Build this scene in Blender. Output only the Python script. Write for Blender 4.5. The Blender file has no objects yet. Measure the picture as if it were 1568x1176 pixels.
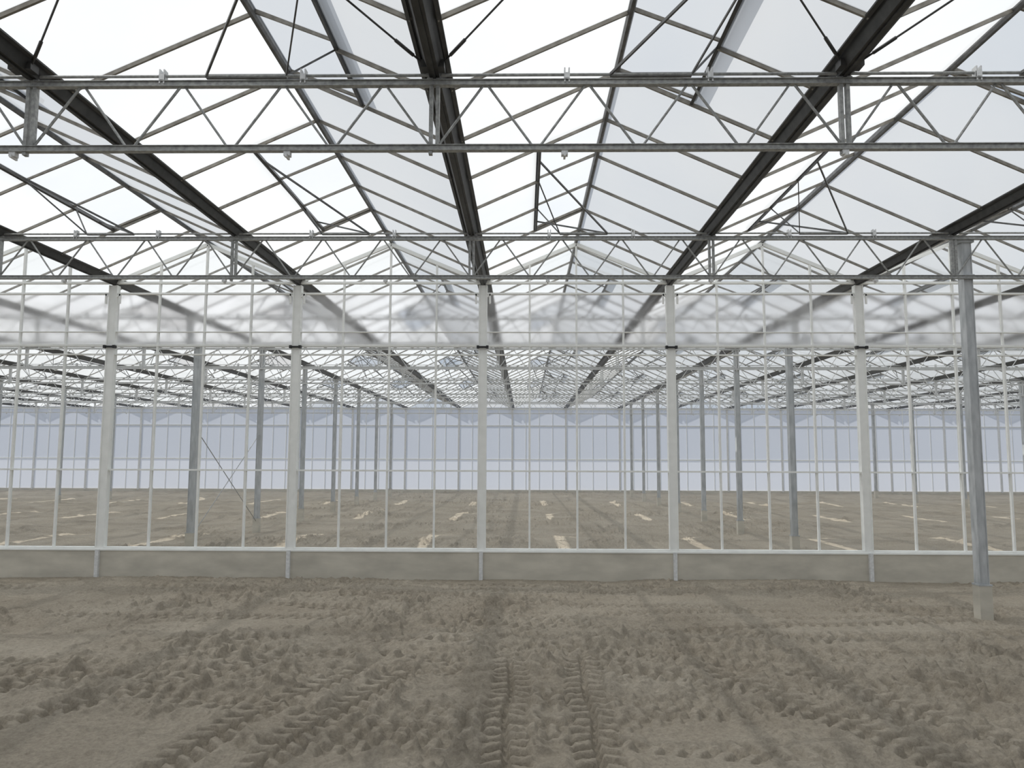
import bpy, math, numpy as np
from mathutils import Vector, Matrix
sc=bpy.context.scene
try:
    sc.view_settings.view_transform='Standard'
    sc.view_settings.look='None'
    sc.view_settings.exposure=.13
except Exception as e: print(e)

# ---------------- layout constants (metres) ----------------
S=3.2; GX0=-0.71; K0,K1=-10,10
GUT=[GX0+S*k for k in range(K0,K1+1)]
XL,XR=GUT[0],GUT[-1]
RIDGE=[x+S/2 for x in GUT[:-1]]
ZG=5.06; ZR=5.74; EYE=1.97
PITCH_Y=1.033
BARS=[4.1+PITCH_Y*k for k in range(-11,42)]
YN,YF=BARS[0],BARS[-1]
YW=13.05
TR=[(-2.8,1),(1.5,-1),(5.81,1),(10.1,-1),(16.45,1),(20.55,-1),(24.65,1),(28.75,-1),(32.85,1),(36.95,-1),(41.05,1)]

# ---------------- materials ----------------
def newmat(name):
    m=bpy.data.materials.new(name); m.use_nodes=True
    nt=m.node_tree; nt.nodes.clear()
    out=nt.nodes.new('ShaderNodeOutputMaterial')
    return m,nt,out
def N(nt,t,**kw):
    n=nt.nodes.new(t)
    for k,v in kw.items():
        if k in n.inputs: n.inputs[k].default_value=v
        else: setattr(n,k,v)
    return n
def pmat(name,c1,c2,scale=8,rough=.5,metal=0.,bump=0.0,stretch=(1,1,1)):
    m,nt,out=newmat(name)
    b=nt.nodes.new('ShaderNodeBsdfPrincipled')
    tc=nt.nodes.new('ShaderNodeTexCoord'); mp=nt.nodes.new('ShaderNodeMapping')
    mp.inputs['Scale'].default_value=stretch
    nt.links.new(tc.outputs['Object'],mp.inputs[0])
    no=N(nt,'ShaderNodeTexNoise',Scale=scale,Detail=6.0)
    nt.links.new(mp.outputs[0],no.inputs['Vector'])
    cr=nt.nodes.new('ShaderNodeValToRGB')
    cr.color_ramp.elements[0].position=.3; cr.color_ramp.elements[1].position=.7
    cr.color_ramp.elements[0].color=(*c1,1); cr.color_ramp.elements[1].color=(*c2,1)
    nt.links.new(no.outputs['Fac'],cr.inputs[0]); nt.links.new(cr.outputs[0],b.inputs['Base Color'])
    b.inputs['Roughness'].default_value=rough; b.inputs['Metallic'].default_value=metal
    if bump:
        bp=N(nt,'ShaderNodeBump',Strength=bump,Distance=.01)
        nt.links.new(no.outputs['Fac'],bp.inputs['Height']); nt.links.new(bp.outputs[0],b.inputs['Normal'])
    nt.links.new(b.outputs[0],out.inputs[0])
    return m
M_galv=pmat('galvanised_steel',(.22,.225,.22),(.42,.425,.41),30,.45,.3,.05)
M_galv2=pmat('pale_galvanised_steel',(.62,.63,.63),(.80,.81,.81),30,.5,.0,.05)  # paler steel; trusses past the partition have their brighter light put into this colour
M_col=pmat('column_steel',(.36,.38,.39),(.54,.56,.57),14,.5,.05,.05,(1,1,.3))
M_gut=pmat('gutter_dark_aluminium',(.028,.028,.027),(.055,.055,.052),10,.5,.2)
M_bar=pmat('glazing_bar_aluminium',(.18,.165,.14),(.33,.31,.27),12,.45,.2)
M_ridge=pmat('ridge_aluminium',(.08,.08,.08),(.16,.16,.155),12,.45,.3)
M_dark=pmat('vent_rail_dark',(.04,.04,.039),(.08,.08,.078),12,.45,.3)
M_white=pmat('white_coated_aluminium',(.86,.87,.84),(.94,.95,.92),6,.4,.0)
M_conc=pmat('concrete',(.49,.465,.40),(.64,.605,.52),2.2,.9,.0,.3,(1,1,2.5))
M_black=pmat('black_plastic',(.01,.01,.01),(.02,.02,.02),12,.4)

def glassmat(name,transp,tcol,dcol,scale=.7,gloss=.0,var=.15,blur=0):
    """thin diffusing glass: transparent + translucent (+ glossy)"""
    m,nt,out=newmat(name)
    if blur:
        tr=N(nt,'ShaderNodeBsdfRefraction',Roughness=blur,IOR=1.12)
    else: tr=nt.nodes.new('ShaderNodeBsdfTransparent')
    tr.inputs[0].default_value=(*tcol,1)
    tl=nt.nodes.new('ShaderNodeBsdfTranslucent'); tl.inputs[0].default_value=(*dcol,1)
    tc=nt.nodes.new('ShaderNodeTexCoord')
    no=N(nt,'ShaderNodeTexNoise',Scale=scale,Detail=5.0)
    nt.links.new(tc.outputs['Object'],no.inputs['Vector'])
    mr=nt.nodes.new('ShaderNodeMapRange')
    mr.inputs['From Min'].default_value=.3; mr.inputs['From Max'].default_value=.7
    mr.inputs['To Min'].default_value=max(0,1-transp-var/2); mr.inputs['To Max'].default_value=min(1,1-transp+var/2)
    nt.links.new(no.outputs['Fac'],mr.inputs['Value'])
    mx=nt.nodes.new('ShaderNodeMixShader')
    nt.links.new(mr.outputs[0],mx.inputs[0]); nt.links.new(tr.outputs[0],mx.inputs[1]); nt.links.new(tl.outputs[0],mx.inputs[2])
    last=mx
    if gloss>0:
        gl=N(nt,'ShaderNodeBsdfGlossy',Roughness=.03); gl.inputs[0].default_value=(1,1,1,1)
        m2=nt.nodes.new('ShaderNodeMixShader'); m2.inputs[0].default_value=gloss
        nt.links.new(mx.outputs[0],m2.inputs[1]); nt.links.new(gl.outputs[0],m2.inputs[2]); last=m2
    nt.links.new(last.outputs[0],out.inputs[0])
    return m
M_roof=glassmat('diffuse_roof_glass',.16,(.97,.98,1),(.61,.625,.635),.5,0,.12)
M_vent=glassmat('vent_glass',.16,(.93,.96,1),(.57,.59,.61),.5,0,.12)
M_clear=glassmat('clear_partition_glass',.93,(.95,.96,.96),(.85,.87,.87),.8,.05,.06)
M_frost=glassmat('condensed_upper_glass',.76,(.98,.98,.99),(.97,.98,.99),1.1,.03,.4,.30)
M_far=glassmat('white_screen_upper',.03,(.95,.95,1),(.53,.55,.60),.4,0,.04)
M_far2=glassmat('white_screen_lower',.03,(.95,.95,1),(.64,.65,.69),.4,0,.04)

# ---------------- mesh builder ----------------
class MB:
    def __init__(s): s.v=[]; s.f=[]; s.m=[]
    def box(s,x0,x1,y0,y1,z0,z1,mi=0):
        b=len(s.v)
        s.v+=[(x0,y0,z0),(x1,y0,z0),(x1,y1,z0),(x0,y1,z0),(x0,y0,z1),(x1,y0,z1),(x1,y1,z1),(x0,y1,z1)]
        s.f+=[tuple(b+i for i in q) for q in ((0,3,2,1),(4,5,6,7),(0,1,5,4),(1,2,6,5),(2,3,7,6),(3,0,4,7))]; s.m+=[mi]*6
    def beam(s,p,q,w,h,up=(0,0,1),mi=0):
        p=Vector(p);q=Vector(q);d=(q-p).normalized();u=Vector(up)
        a=d.cross(u)
        if a.length<1e-3: a=d.cross(Vector((1,0,0)))
        a.normalize(); u=a.cross(d).normalized(); a*=w/2;u*=h/2
        b=len(s.v)
        for c in (p,q):
            for k in (-a-u,a-u,a+u,-a+u): s.v.append(tuple(c+k))
        s.f+=[tuple(b+i for i in f) for f in ((0,1,2,3),(7,6,5,4),(0,4,5,1),(1,5,6,2),(2,6,7,3),(3,7,4,0))]; s.m+=[mi]*6
    def tube(s,p,q,r,n=8,mi=0):
        p=Vector(p);q=Vector(q);d=(q-p).normalized()
        a=d.cross(Vector((0,0,1)))
        if a.length<1e-3: a=Vector((1,0,0))
        a.normalize(); u=a.cross(d); b=len(s.v)
        for c in (p,q):
            for i in range(n):
                t=2*math.pi*i/n; s.v.append(tuple(c+a*r*math.cos(t)+u*r*math.sin(t)))
        for i in range(n):
            j=(i+1)%n; s.f.append((b+i,b+j,b+n+j,b+n+i)); s.m.append(mi)
        s.f.append(tuple(b+i for i in range(n-1,-1,-1))); s.f.append(tuple(b+n+i for i in range(n))); s.m+=[mi]*2
    def poly(s,pts,mi=0):
        b=len(s.v); s.v+=[tuple(p) for p in pts]; s.f.append(tuple(range(b,b+len(pts)))); s.m.append(mi)
    def extrude_y(s,prof,y0,y1,mi=0):
        n=len(prof); b=len(s.v)
        s.v+=[(x,y0,z) for x,z in prof]+[(x,y1,z) for x,z in prof]
        for i in range(n):
            j=(i+1)%n; s.f.append((b+i,b+j,b+n+j,b+n+i)); s.m.append(mi)
        s.f.append(tuple(b+i for i in range(n-1,-1,-1))); s.f.append(tuple(b+n+i for i in range(n))); s.m+=[mi]*2
    def obj(s,name,mats,parent=None):
        me=bpy.data.meshes.new(name); me.from_pydata(s.v,[],s.f)
        if not isinstance(mats,(list,tuple)): mats=[mats]
        for m in mats: me.materials.append(m)
        me.polygons.foreach_set('material_index',s.m); me.update()
        o=bpy.data.objects.new(name,me); sc.collection.objects.link(o)
        if parent: o.parent=parent
        return o
def empty(name):
    e=bpy.data.objects.new(name,None); sc.collection.objects.link(e); return e

# ---------------- roof ----------------
def on_slope(xr,s,t):   # t=0 gutter, 1 ridge
    xg=xr+s*(S/2-.09)
    return xg+(xr-xg)*t, ZG+(ZR-ZG)*t
TV=.52
def vent_range(yt):
    c=min(range(len(BARS)),key=lambda i:abs((BARS[i]+PITCH_Y*1.5)-yt))
    return c,c+3
vent_cells={}
for yt,s in TR:
    a,b=vent_range(yt)
    for i in range(a,b): vent_cells[(i,s)]=True
ceiling=empty('ceiling')
g=MB(); bars=MB(); rid=MB()
for xr in RIDGE:
    for s in (-1,1):
        for i in range(len(BARS)-1):
            y0,y1=BARS[i],BARS[i+1]
            t1=TV if (i,s) in vent_cells else 1.0
            xa,za=on_slope(xr,s,0); xb,zb=on_slope(xr,s,t1)
            g.poly([(xa,y0,za),(xb,y0,zb),(xb,y1,zb),(xa,y1,za)])
        for i,y in enumerate(BARS):
            inside=((i,s) in vent_cells) and ((i-1,s) in vent_cells)
            xa,za=on_slope(xr,s,0); xb,zb=on_slope(xr,s,TV if inside else 1.0)
            bars.beam((xa,y,za-.012),(xb,y,zb-.012),.022,.04,(0,0,1))
    rid.extrude_y([(xr-.03,ZR-.03),(xr-.015,ZR-.055),(xr+.015,ZR-.055),(xr+.03,ZR-.03),(xr+.025,ZR+.03),(xr-.025,ZR+.03)],YN,YF)
g.obj('roof_glass',M_roof,ceiling); bars.obj('glazing_bars',M_bar,ceiling); rid.obj('ridge_profiles',M_ridge,ceiling)

# vents with frames + push arms
for yt,s in TR:
    a,b=vent_range(yt); y0,y1=BARS[a]+.02,BARS[b]-.02
    fr=MB(); gl=MB(); ar=MB()
    if yt>YW: ang=math.radians(38 if s<0 else 3)
    else: ang=math.radians(2.2 if s>0 else .5)
    for xr in RIDGE:
        xb,zb=on_slope(xr,s,TV-.015)
        dx,dz=xb-xr,zb-ZR
        ca,sa=math.cos(ang*s),math.sin(ang*s)
        # rotate the sash upward round the ridge
        vx,vz=dx*ca-dz*sa,dx*sa+dz*ca
        bx,bz=xr+vx,ZR+.025+vz
        up=Vector((s*.39,0,.92))
        gl.poly([(xr,y0,ZR+.03),(bx,y0,bz+.005),(bx,y1,bz+.005),(xr,y1,ZR+.03)])
        fr.beam((bx,y0-.02,bz),(bx,y1+.02,bz),.045,.04,up)
        for k in range(4):
            y=y0+(y1-y0)*k/3
            fr.beam((xr,y,ZR+.01),(bx,y,bz),.026 if k in(0,3) else .02,.035,(0,0,1),1)
        # fixed trimming rail
        xt,zt=on_slope(xr,s,TV)
        fr.beam((xt,y0,zt-.01),(xt,y1,zt-.01),.03,.035,up)
        # push arms from the actuating rod
        px=xr-s*.22; rz=4.985
        for e in (-1.15,1.15):
            ar.beam((px,yt,rz),(bx-s*.02,(y0+y1)/2+e,bz-.02),.016,.022)
        px2=xr+s*.42
        for e in (-.55,.55):
            ar.beam((px2,yt,rz),(bx-s*.02,(y0+y1)/2+e,bz-.02),.012,.016)
        ar.beam((px,yt+.01,rz),(px2,yt+.01,rz),.03,.03)
    v=empty('roof_vent_row')
    fr.obj('sash_frames',[M_dark,M_bar],v); gl.obj('sash_glass',M_vent,v); ar.obj('push_arms',M_ridge,v)

# gutters
for xg in GUT[1:-1]:
    b=MB(); YN_,YF_=YN+.1,YF-.05
    b.extrude_y([(xg-.04,4.955),(xg+.04,4.955),(xg+.085,5.06),(xg+.072,5.06),(xg+.03,4.975),(xg-.03,4.975),(xg-.072,5.06),(xg-.085,5.06)],YN_,YF_)
    for s in (-1,1):
        b.extrude_y([(xg+s*.095,5.03),(xg+s*.125,5.04),(xg+s*.125,5.055),(xg+s*.095,5.045)],YN_,YF_)
        b.extrude_y([(xg+s*.07,5.055),(xg+s*.1,5.055),(xg+s*.1,5.065),(xg+s*.07,5.065)],YN_,YF_)
    b.box(xg-.012,xg+.012,YN_,YF_,4.94,4.955)
    b.obj('rain_gutter',M_gut)

# lattice trusses
ZT,ZB=4.915,4.385
for yt,s in TR:
    b=MB(); xa,xb=XL+.09,XR-.09
    b.box(xa,xb,yt-.02,yt+.02,ZT-.024,ZT+.024); b.box(xa,xb,yt-.02,yt+.02,ZB-.024,ZB+.024)
    # channel lips on the chords
    for z in (ZT,ZB):
        b.box(xa,xb,yt-.034,yt-.02,z+.018,z+.024); b.box(xa,xb,yt-.034,yt-.02,z-.024,z-.018)
    for xg in GUT[:-1]:
        for k in range(4):
            x0=xg+.8*k
            r=.0105
            b.tube((x0+.03,yt,ZB+.02),(x0+.4-.02,yt,ZT-.02),r,6); b.tube((x0+.42,yt,ZT-.02),(x0+.77,yt,ZB+.02),r,6)
    for xg in GUT[1:-1]:
        b.box(xg-.04,xg-.012,yt-.022,yt+.022,ZB-.05,ZT+.05)
        b.box(xg+.012,xg+.04,yt-.022,yt+.022,ZB+.0,ZT+.05)
        b.box(xg-.06,xg+.06,yt-.03,yt+.03,ZT+.024,4.95)
    # actuating rod and roller brackets
    b.tube((xa,yt,4.985),(xb,yt,4.985),.012,6)
    for xr in RIDGE:
        for e in (-.56,.56):
            b.box(xr+e-.022,xr+e-.012,yt-.03,yt+.03,ZT,5.03,1); b.box(xr+e+.012,xr+e+.022,yt-.03,yt+.03,ZT,5.03,1)
            b.box(xr+e-.022,xr+e+.022,yt-.032,yt-.02,ZT+.03,ZT+.075,1)
    x=.31-2.17*14
    while x<XR:
        if x>XL+.2: b.box(x-.025,x+.025,yt-.025,yt+.025,ZB-.06,ZB-.024,1); b.box(x-.008,x+.008,yt-.04,yt+.04,ZB-.075,ZB-.05,1)
        x+=2.17
    b.obj('lattice_truss',[M_galv if yt<YW else M_galv2,M_galv2])
# tie rods with turnbuckles at the near truss
b=MB()
for xg in GUT[1:-1]:
    for s in (-1,1):
        p=Vector((xg+s*.06,5.68,5.0)); q=Vector((xg+s*1.58,4.15,5.68))
        b.tube(p,q,.008,6); d=(q-p).normalized()
        b.tube(p+d*.12,p+d*.3,.014,8); b.box(p.x-.03,p.x+.03,p.y-.05,p.y+.05,4.96,5.02)
b.obj('roof_tie_rods',M_dark)

# columns
colx=[-7.11-12.8,-7.11,5.69,5.69+12.8]
for yt,s in TR:
    for cx in colx:
        if abs(yt-10.1)<.01 and cx<0: continue
        if yt<9: continue
        x=cx+(.19 if yt<YW else 0)
        b=MB()
        b.box(x-.055,x+.055,yt-.06+.09,yt+.06+.09,.35,4.95)
        for e in(-.06,.05):   # lips of the rolled section
            b.box(x+e,x+e+.01,yt+.02,yt+.16,.35,4.95)
        b.box(x-.09,x+.09,yt-.0,yt+.18,4.86,4.9); b.box(x-.08,x+.08,yt+.01,yt+.17,4.40,4.43)
        b.box(x-.085,x+.085,yt+.005,yt+.175,.38,.40)
        b.box(x-.08,x+.08,yt+.01,yt+.17,-.2,.38,1)
        b.obj('steel_column',[M_col,M_conc])
b=MB()
for cx in(-7.11,):
    b.tube((cx,16.6,.3),(cx,20.6,2.6),.01,6); b.tube((cx,16.6,2.6),(cx,20.6,.3),.01,6)
b.obj('cross_bracing',M_galv)

# ---------------- glass partition ----------------
wall=empty('wall_partition')
fr=MB(); gc=MB(); gf=MB(); cl=MB(); pl=MB(); st=MB()
for i,xg in enumerate(GUT):
    fr.box(xg-.072,xg+.072,YW-.05,YW+.05,.47,4.94)
    fr.box(xg-.072,xg-.055,YW-.065,YW-.05,.47,4.94); fr.box(xg+.055,xg+.072,YW-.065,YW-.05,.47,4.94)
    cl.box(xg-.10,xg-.06,YW-.11,YW-.03,3.84,3.89); cl.box(xg+.06,xg+.10,YW-.11,YW-.03,3.84,3.89)
    cl.box(xg-.06,xg+.06,YW-.10,YW-.066,3.85,3.88)
    for s in(-1,1):
        fr.box(xg+s*.12-.015,xg+s*.12+.015,YW-.06,YW-.03,4.62,4.80)
        fr.beam((xg+s*.06,YW-.045,4.74),(xg+s*.13,YW-.045,4.78),.03,.03)
    st.box(xg-.03,xg+.03,YW-.13,YW-.075,-.1,.45)
    if i<len(GUT)-1:
        pl.box(xg+.004,xg+S-.004,YW-.075,YW+.075,-.15,.43)
        for k in range(1,4):
            x=xg+.8*k; zt=ZR-.06 if k==2 else ZG+.28
            fr.box(x-.016,x+.016,YW-.03,YW+.02,.47,zt)
        xr=xg+S/2
        for s in(-1,1): fr.beam((xr,YW-.01,ZR-.07),(xr+s*S/2,YW-.01,ZG-.06),.05,.06)
        for (z0,z1,B) in ((.45,3.91,gc),(3.91,4.80,gf)):
            for k in range(4):
                B.poly([(xg+.8*k,YW,z0),(xg+.8*(k+1),YW,z0),(xg+.8*(k+1),YW,z1),(xg+.8*k,YW,z1)])
        gc.poly([(xg,YW,4.80),(xg+S,YW,4.80),(xg+S,YW,ZG),(xr,YW,ZR),(xg,YW,ZG)])
for z,h in((1.77,.028),(3.90,.034),(3.74,.022),(4.13,.014),(4.80,.03),(4.99,.035)):
    fr.box(XL,XR,YW-.04,YW+.03,z-h/2,z+h/2)
fr.box(XL,XR,YW-.09,YW+.06,.43,.455); fr.box(XL,XR,YW-.06,YW+.05,.455,.485)
fr.obj('frame',M_white,wall); gc.obj('clear_glass',M_clear,wall); gf.obj('condensed_glass',M_frost,wall)
cl.obj('post_clamps',M_black,wall); pl.obj('concrete_plinth',M_conc,wall); st.obj('plinth_stubs',M_galv2,wall)

# ---------------- outer walls ----------------
YFAR=46.2
def outer(name,p0,p1,npan):
    e=empty(name); a=MB(); f=MB(); c=MB()
    p0=Vector(p0);p1=Vector(p1)
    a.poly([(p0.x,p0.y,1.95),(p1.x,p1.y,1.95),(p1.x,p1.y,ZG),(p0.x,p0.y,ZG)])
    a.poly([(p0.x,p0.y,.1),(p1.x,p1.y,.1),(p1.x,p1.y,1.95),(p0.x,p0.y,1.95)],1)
    for i in range(npan+1):
        p=p0.lerp(p1,i/npan); f.box(p.x-.05,p.x+.05,p.y-.09,p.y+.03,.1,ZG)
        if i<npan:
            for j in (1,2,3):
                q=p0.lerp(p1,(i+j/4)/npan); f.box(q.x-.012,q.x+.012,q.y-.02,q.y+.02,.1,ZG,1)
    f.beam((p0.x,p0.y,1.95),(p1.x,p1.y,1.95),.06,.05,(0,0,1),1)
    for z in(3.95,4.95): f.beam((p0.x,p0.y,z),(p1.x,p1.y,z),.06,.07)
    c.beam((p0.x,p0.y,0),(p1.x,p1.y,0),.14,.3)
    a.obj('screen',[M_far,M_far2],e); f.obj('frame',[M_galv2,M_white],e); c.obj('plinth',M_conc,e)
outer('wall_far',(XL,YFAR,0),(XR,YFAR,0),20)
outer('wall_left',(XL,YN,0),(XL,YFAR,0),14)
outer('wall_right',(XR,YN,0),(XR,YFAR,0),14)
outer('wall_back',(XL,YN,0),(XR,YN,0),20)

# ---------------- ground ----------------
def vnoise(X,Y,sc_,seed):
    r=np.random.default_rng(seed); G=r.random((256,256)).astype(np.float32)
    u=X/sc_+1000.3; v=Y/sc_+1000.7
    iu=np.floor(u).astype(np.int32); iv=np.floor(v).astype(np.int32); fu=(u-iu).astype(np.float32); fv=(v-iv).astype(np.float32)
    fu=fu*fu*(3-2*fu); fv=fv*fv*(3-2*fv)
    g=lambda a,b:G[a%256,b%256]
    return (g(iu,iv)*(1-fu)+g(iu+1,iv)*fu)*(1-fv)+(g(iu,iv+1)*(1-fu)+g(iu+1,iv+1)*fu)*fv-.5
xs=np.concatenate([np.arange(XL,-9.2,.22),np.arange(-9.2,-5.6,.022),np.arange(-5.6,5.6,.0145),np.arange(5.6,9.2,.022),np.arange(9.2,XR+.2,.22)])
ys=np.concatenate([np.arange(YN,4.7,.25),np.arange(4.7,8.0,.0145),np.arange(8.0,13.0,.022),np.arange(13.0,22,.06),np.arange(22,YFAR+.2,.12)])
X,Y=np.meshgrid(xs,ys)
wx=X+.20*vnoise(X,Y,.5,91)+.06*vnoise(X,Y,.15,93); wy=Y+.20*vnoise(X,Y,.5,92)+.06*vnoise(X,Y,.15,94)
H=.07*vnoise(wx,wy,2.1,1)+.06*vnoise(wx,wy,.8,2)
rough=np.clip(.7+1.8*vnoise(X,Y,1.3,33),.25,1.3)
far=np.where(Y>YW,.85,1.)
rid_=lambda sc_,sd:.5-2*np.abs(vnoise(wx,wy,sc_,sd))   # ridged noise: crumbly edges
H+=rough*far*(.055*vnoise(wx,wy,.30,3)+.032*rid_(.19,13)+.040*vnoise(wx,wy,.12,4)+.02*rid_(.085,14)+.02*vnoise(X,Y,.05,5))
c=np.clip(vnoise(wx,wy,.09,6)-.22,0,1); H+=c*.28*rough
c=np.clip(vnoise(X,Y,.04,16)-.24,0,1); H+=c*.12*rough
def add_track(cx,cy,ang,L,w=.36,lug=.16,depth=.04,strength=1.0,seed=50,curve=0,bank=.02,mv=3.2,lh=.065):
    global H
    a=math.radians(ang); d=(math.sin(a),math.cos(a))
    s=(X-cx)*d[0]+(Y-cy)*d[1]; t=(X-cx)*d[1]-(Y-cy)*d[0]
    t=t-curve*s*s+.05*vnoise(X,Y,.6,seed+9)
    m=np.clip((w/2-np.abs(t))/.04,0,1)*np.clip((L/2-np.abs(s))/.35,0,1)
    m=m*np.clip(1.15+mv*vnoise(X,Y,.7,seed),0,1)*strength
    ph=(s+np.abs(t)*.35+np.where(t>0,lug/2,0)+.05*vnoise(X,Y,.2,seed+5))/lug
    lg=np.clip(.5+1.2*np.sin(2*math.pi*ph),0,1)*np.clip((np.abs(t)-.01)/.02,0,1)
    H=H*(1-.8*m)+m*(-depth+lh*lg)
    bk=np.exp(-((np.abs(t)-w/2-.05)/.05)**2)*np.clip((L/2-np.abs(s))/.35,0,1)
    H=H+bank*bk*strength*(1+2.2*vnoise(X,Y,.13,seed+1))
rr=np.random.default_rng(5)
for k in range(28):
    cy=5.4+7.2*k/28; add_track(rr.uniform(-5,5)*cy/9,cy,rr.uniform(76,104),rr.uniform(3,8),w=rr.uniform(.28,.4),seed=200+12*k,strength=rr.uniform(.6,.9),curve=rr.uniform(-.03,.03),bank=.012)
add_track(-3.3,6.6,38,4.5,seed=66,strength=.95,mv=1.6); add_track(-4.1,7.0,40,4.5,seed=166,strength=.9,mv=2)
add_track(2.3,6.3,-24,3.2,seed=68,strength=.95,mv=1.5); add_track(3.1,6.3,-27,3.2,seed=168,strength=.9,mv=1.8)
add_track(-2.05,6.1,20,3.4,seed=64,curve=.05,mv=1.0,lh=.075,depth=.05); add_track(-1.45,6.2,17,3.0,seed=164,curve=.05,mv=1.8,lh=.07,depth=.045)
add_track(-.13,6.15,0,3.9,seed=60,mv=1.0,lh=.08,depth=.055); add_track(.53,6.2,1,3.9,seed=62,mv=1.0,lh=.08,depth=.055)
for cx,cy,r,h in((-.9,8.35,.5,.06),(1.0,8.7,.45,.08),(4.0,6.35,.6,.08),(-1.4,7.7,.35,.06),(2.3,8.3,.4,.06),(-6.0,9.7,.12,.10)):
    H+=h*np.exp(-((X-cx)**2+((Y-cy)*1.4)**2)/r**2)*(1+2*vnoise(X,Y,.12,41))
H+=-.05*np.exp(-((X-5.9)**2+(Y-10.15)**2)/.35**2)
fade=np.clip(np.abs(Y-YW)/.5,0,1); H=H*(.35+.65*fade)
H-=H[(Y>5)&(Y<12.5)].mean()
ny,nx=X.shape
co=np.empty((ny*nx,3),np.float32); co[:,0]=X.ravel(); co[:,1]=Y.ravel(); co[:,2]=H.ravel()
idx=np.arange(ny*nx).reshape(ny,nx)
q=np.stack([idx[:-1,:-1],idx[:-1,1:],idx[1:,1:],idx[1:,:-1]],-1).reshape(-1,4)
me=bpy.data.meshes.new('floor'); me.vertices.add(len(co)); me.vertices.foreach_set('co',co.ravel())
me.loops.add(q.size); me.loops.foreach_set('vertex_index',q.ravel().astype(np.int32))
me.polygons.add(len(q)); me.polygons.foreach_set('loop_start',np.arange(0,q.size,4,dtype=np.int32))
me.polygons.foreach_set('loop_total',np.full(len(q),4,dtype=np.int32))
me.polygons.foreach_set('use_smooth',np.ones(len(q),dtype=bool)); me.update(calc_edges=True)
m,nt,out=newmat('dry_sandy_soil')
bs=nt.nodes.new('ShaderNodeBsdfPrincipled'); bs.inputs['Roughness'].default_value=.95
bs.inputs['Specular IOR Level'].default_value=.15
tc=nt.nodes.new('ShaderNodeTexCoord')
n1=N(nt,'ShaderNodeTexNoise',Scale=.8,Detail=4.0,Roughness=.55); n2=N(nt,'ShaderNodeTexNoise',Scale=30.0,Detail=9.0,Roughness=.75)
for n in(n1,n2): nt.links.new(tc.outputs['Object'],n.inputs['Vector'])
r1=nt.nodes.new('ShaderNodeValToRGB'); r1.color_ramp.elements[0].position=.32; r1.color_ramp.elements[1].position=.66
r1.color_ramp.elements[0].color=(.38,.332,.262,1); r1.color_ramp.elements[1].color=(.47,.418,.338,1)
r2=nt.nodes.new('ShaderNodeValToRGB'); r2.color_ramp.elements[0].position=.32; r2.color_ramp.elements[1].position=.68
r2.color_ramp.elements[0].color=(.72,.72,.72,1); r2.color_ramp.elements[1].color=(1.18,1.18,1.18,1)
mm=nt.nodes.new('ShaderNodeMix'); mm.data_type='RGBA'; mm.blend_type='MULTIPLY'; mm.inputs[0].default_value=1
nt.links.new(n1.outputs['Fac'],r1.inputs[0]); nt.links.new(n2.outputs['Fac'],r2.inputs[0])
nt.links.new(r1.outputs[0],mm.inputs[6]); nt.links.new(r2.outputs[0],mm.inputs[7]); nt.links.new(mm.outputs[2],bs.inputs['Base Color'])
bp=N(nt,'ShaderNodeBump',Strength=.9,Distance=.03); nt.links.new(n2.outputs['Fac'],bp.inputs['Height']); nt.links.new(bp.outputs[0],bs.inputs['Normal'])
nt.links.new(bs.outputs[0],out.inputs[0])
me.materials.append(m)
fl=bpy.data.objects.new('floor',me); sc.collection.objects.link(fl)

# ---------------- light ----------------
w=bpy.data.worlds.new('sky'); sc.world=w; w.use_nodes=True; nt=w.node_tree; nt.nodes.clear()
out=nt.nodes.new('ShaderNodeOutputWorld'); bg=nt.nodes.new('ShaderNodeBackground'); tc=nt.nodes.new('ShaderNodeTexCoord')
no=N(nt,'ShaderNodeTexNoise',Scale=2.6,Detail=7.0,Roughness=.55); nt.links.new(tc.outputs['Generated'],no.inputs['Vector'])
cr=nt.nodes.new('ShaderNodeValToRGB'); cr.color_ramp.elements[0].position=.38; cr.color_ramp.elements[1].position=.6
cr.color_ramp.elements[0].color=(.62,.72,.86,1); cr.color_ramp.elements[1].color=(1.0,1.0,1.0,1)
nt.links.new(no.outputs['Fac'],cr.inputs[0]); nt.links.new(cr.outputs[0],bg.inputs[0]); bg.inputs[1].default_value=.68
nt.links.new(bg.outputs[0],out.inputs[0])
sl=bpy.data.lights.new('sun','SUN'); sl.energy=3.6; sl.angle=math.radians(.6); sl.color=(1,.97,.92)
so=bpy.data.objects.new('sun',sl); sc.collection.objects.link(so)
so.rotation_euler=Vector((3.77,-1.5,-5.4)).to_track_quat('-Z','Y').to_euler(); so.location=(-20,10,30)

# ---------------- camera ----------------
cam=bpy.data.cameras.new('camera'); cam.sensor_width=36; cam.lens=1180/1568*36; cam.clip_end=300; cam.clip_start=.05
co_=bpy.data.objects.new('camera',cam); sc.collection.objects.link(co_)
R=Matrix.Rotation(math.radians(.92),4,'Z')@Matrix.Rotation(math.radians(90+5.57),4,'X')@Matrix.Rotation(math.radians(.2),4,'Z')
co_.matrix_world=Matrix.Translation((0,0,EYE))@R
sc.camera=co_
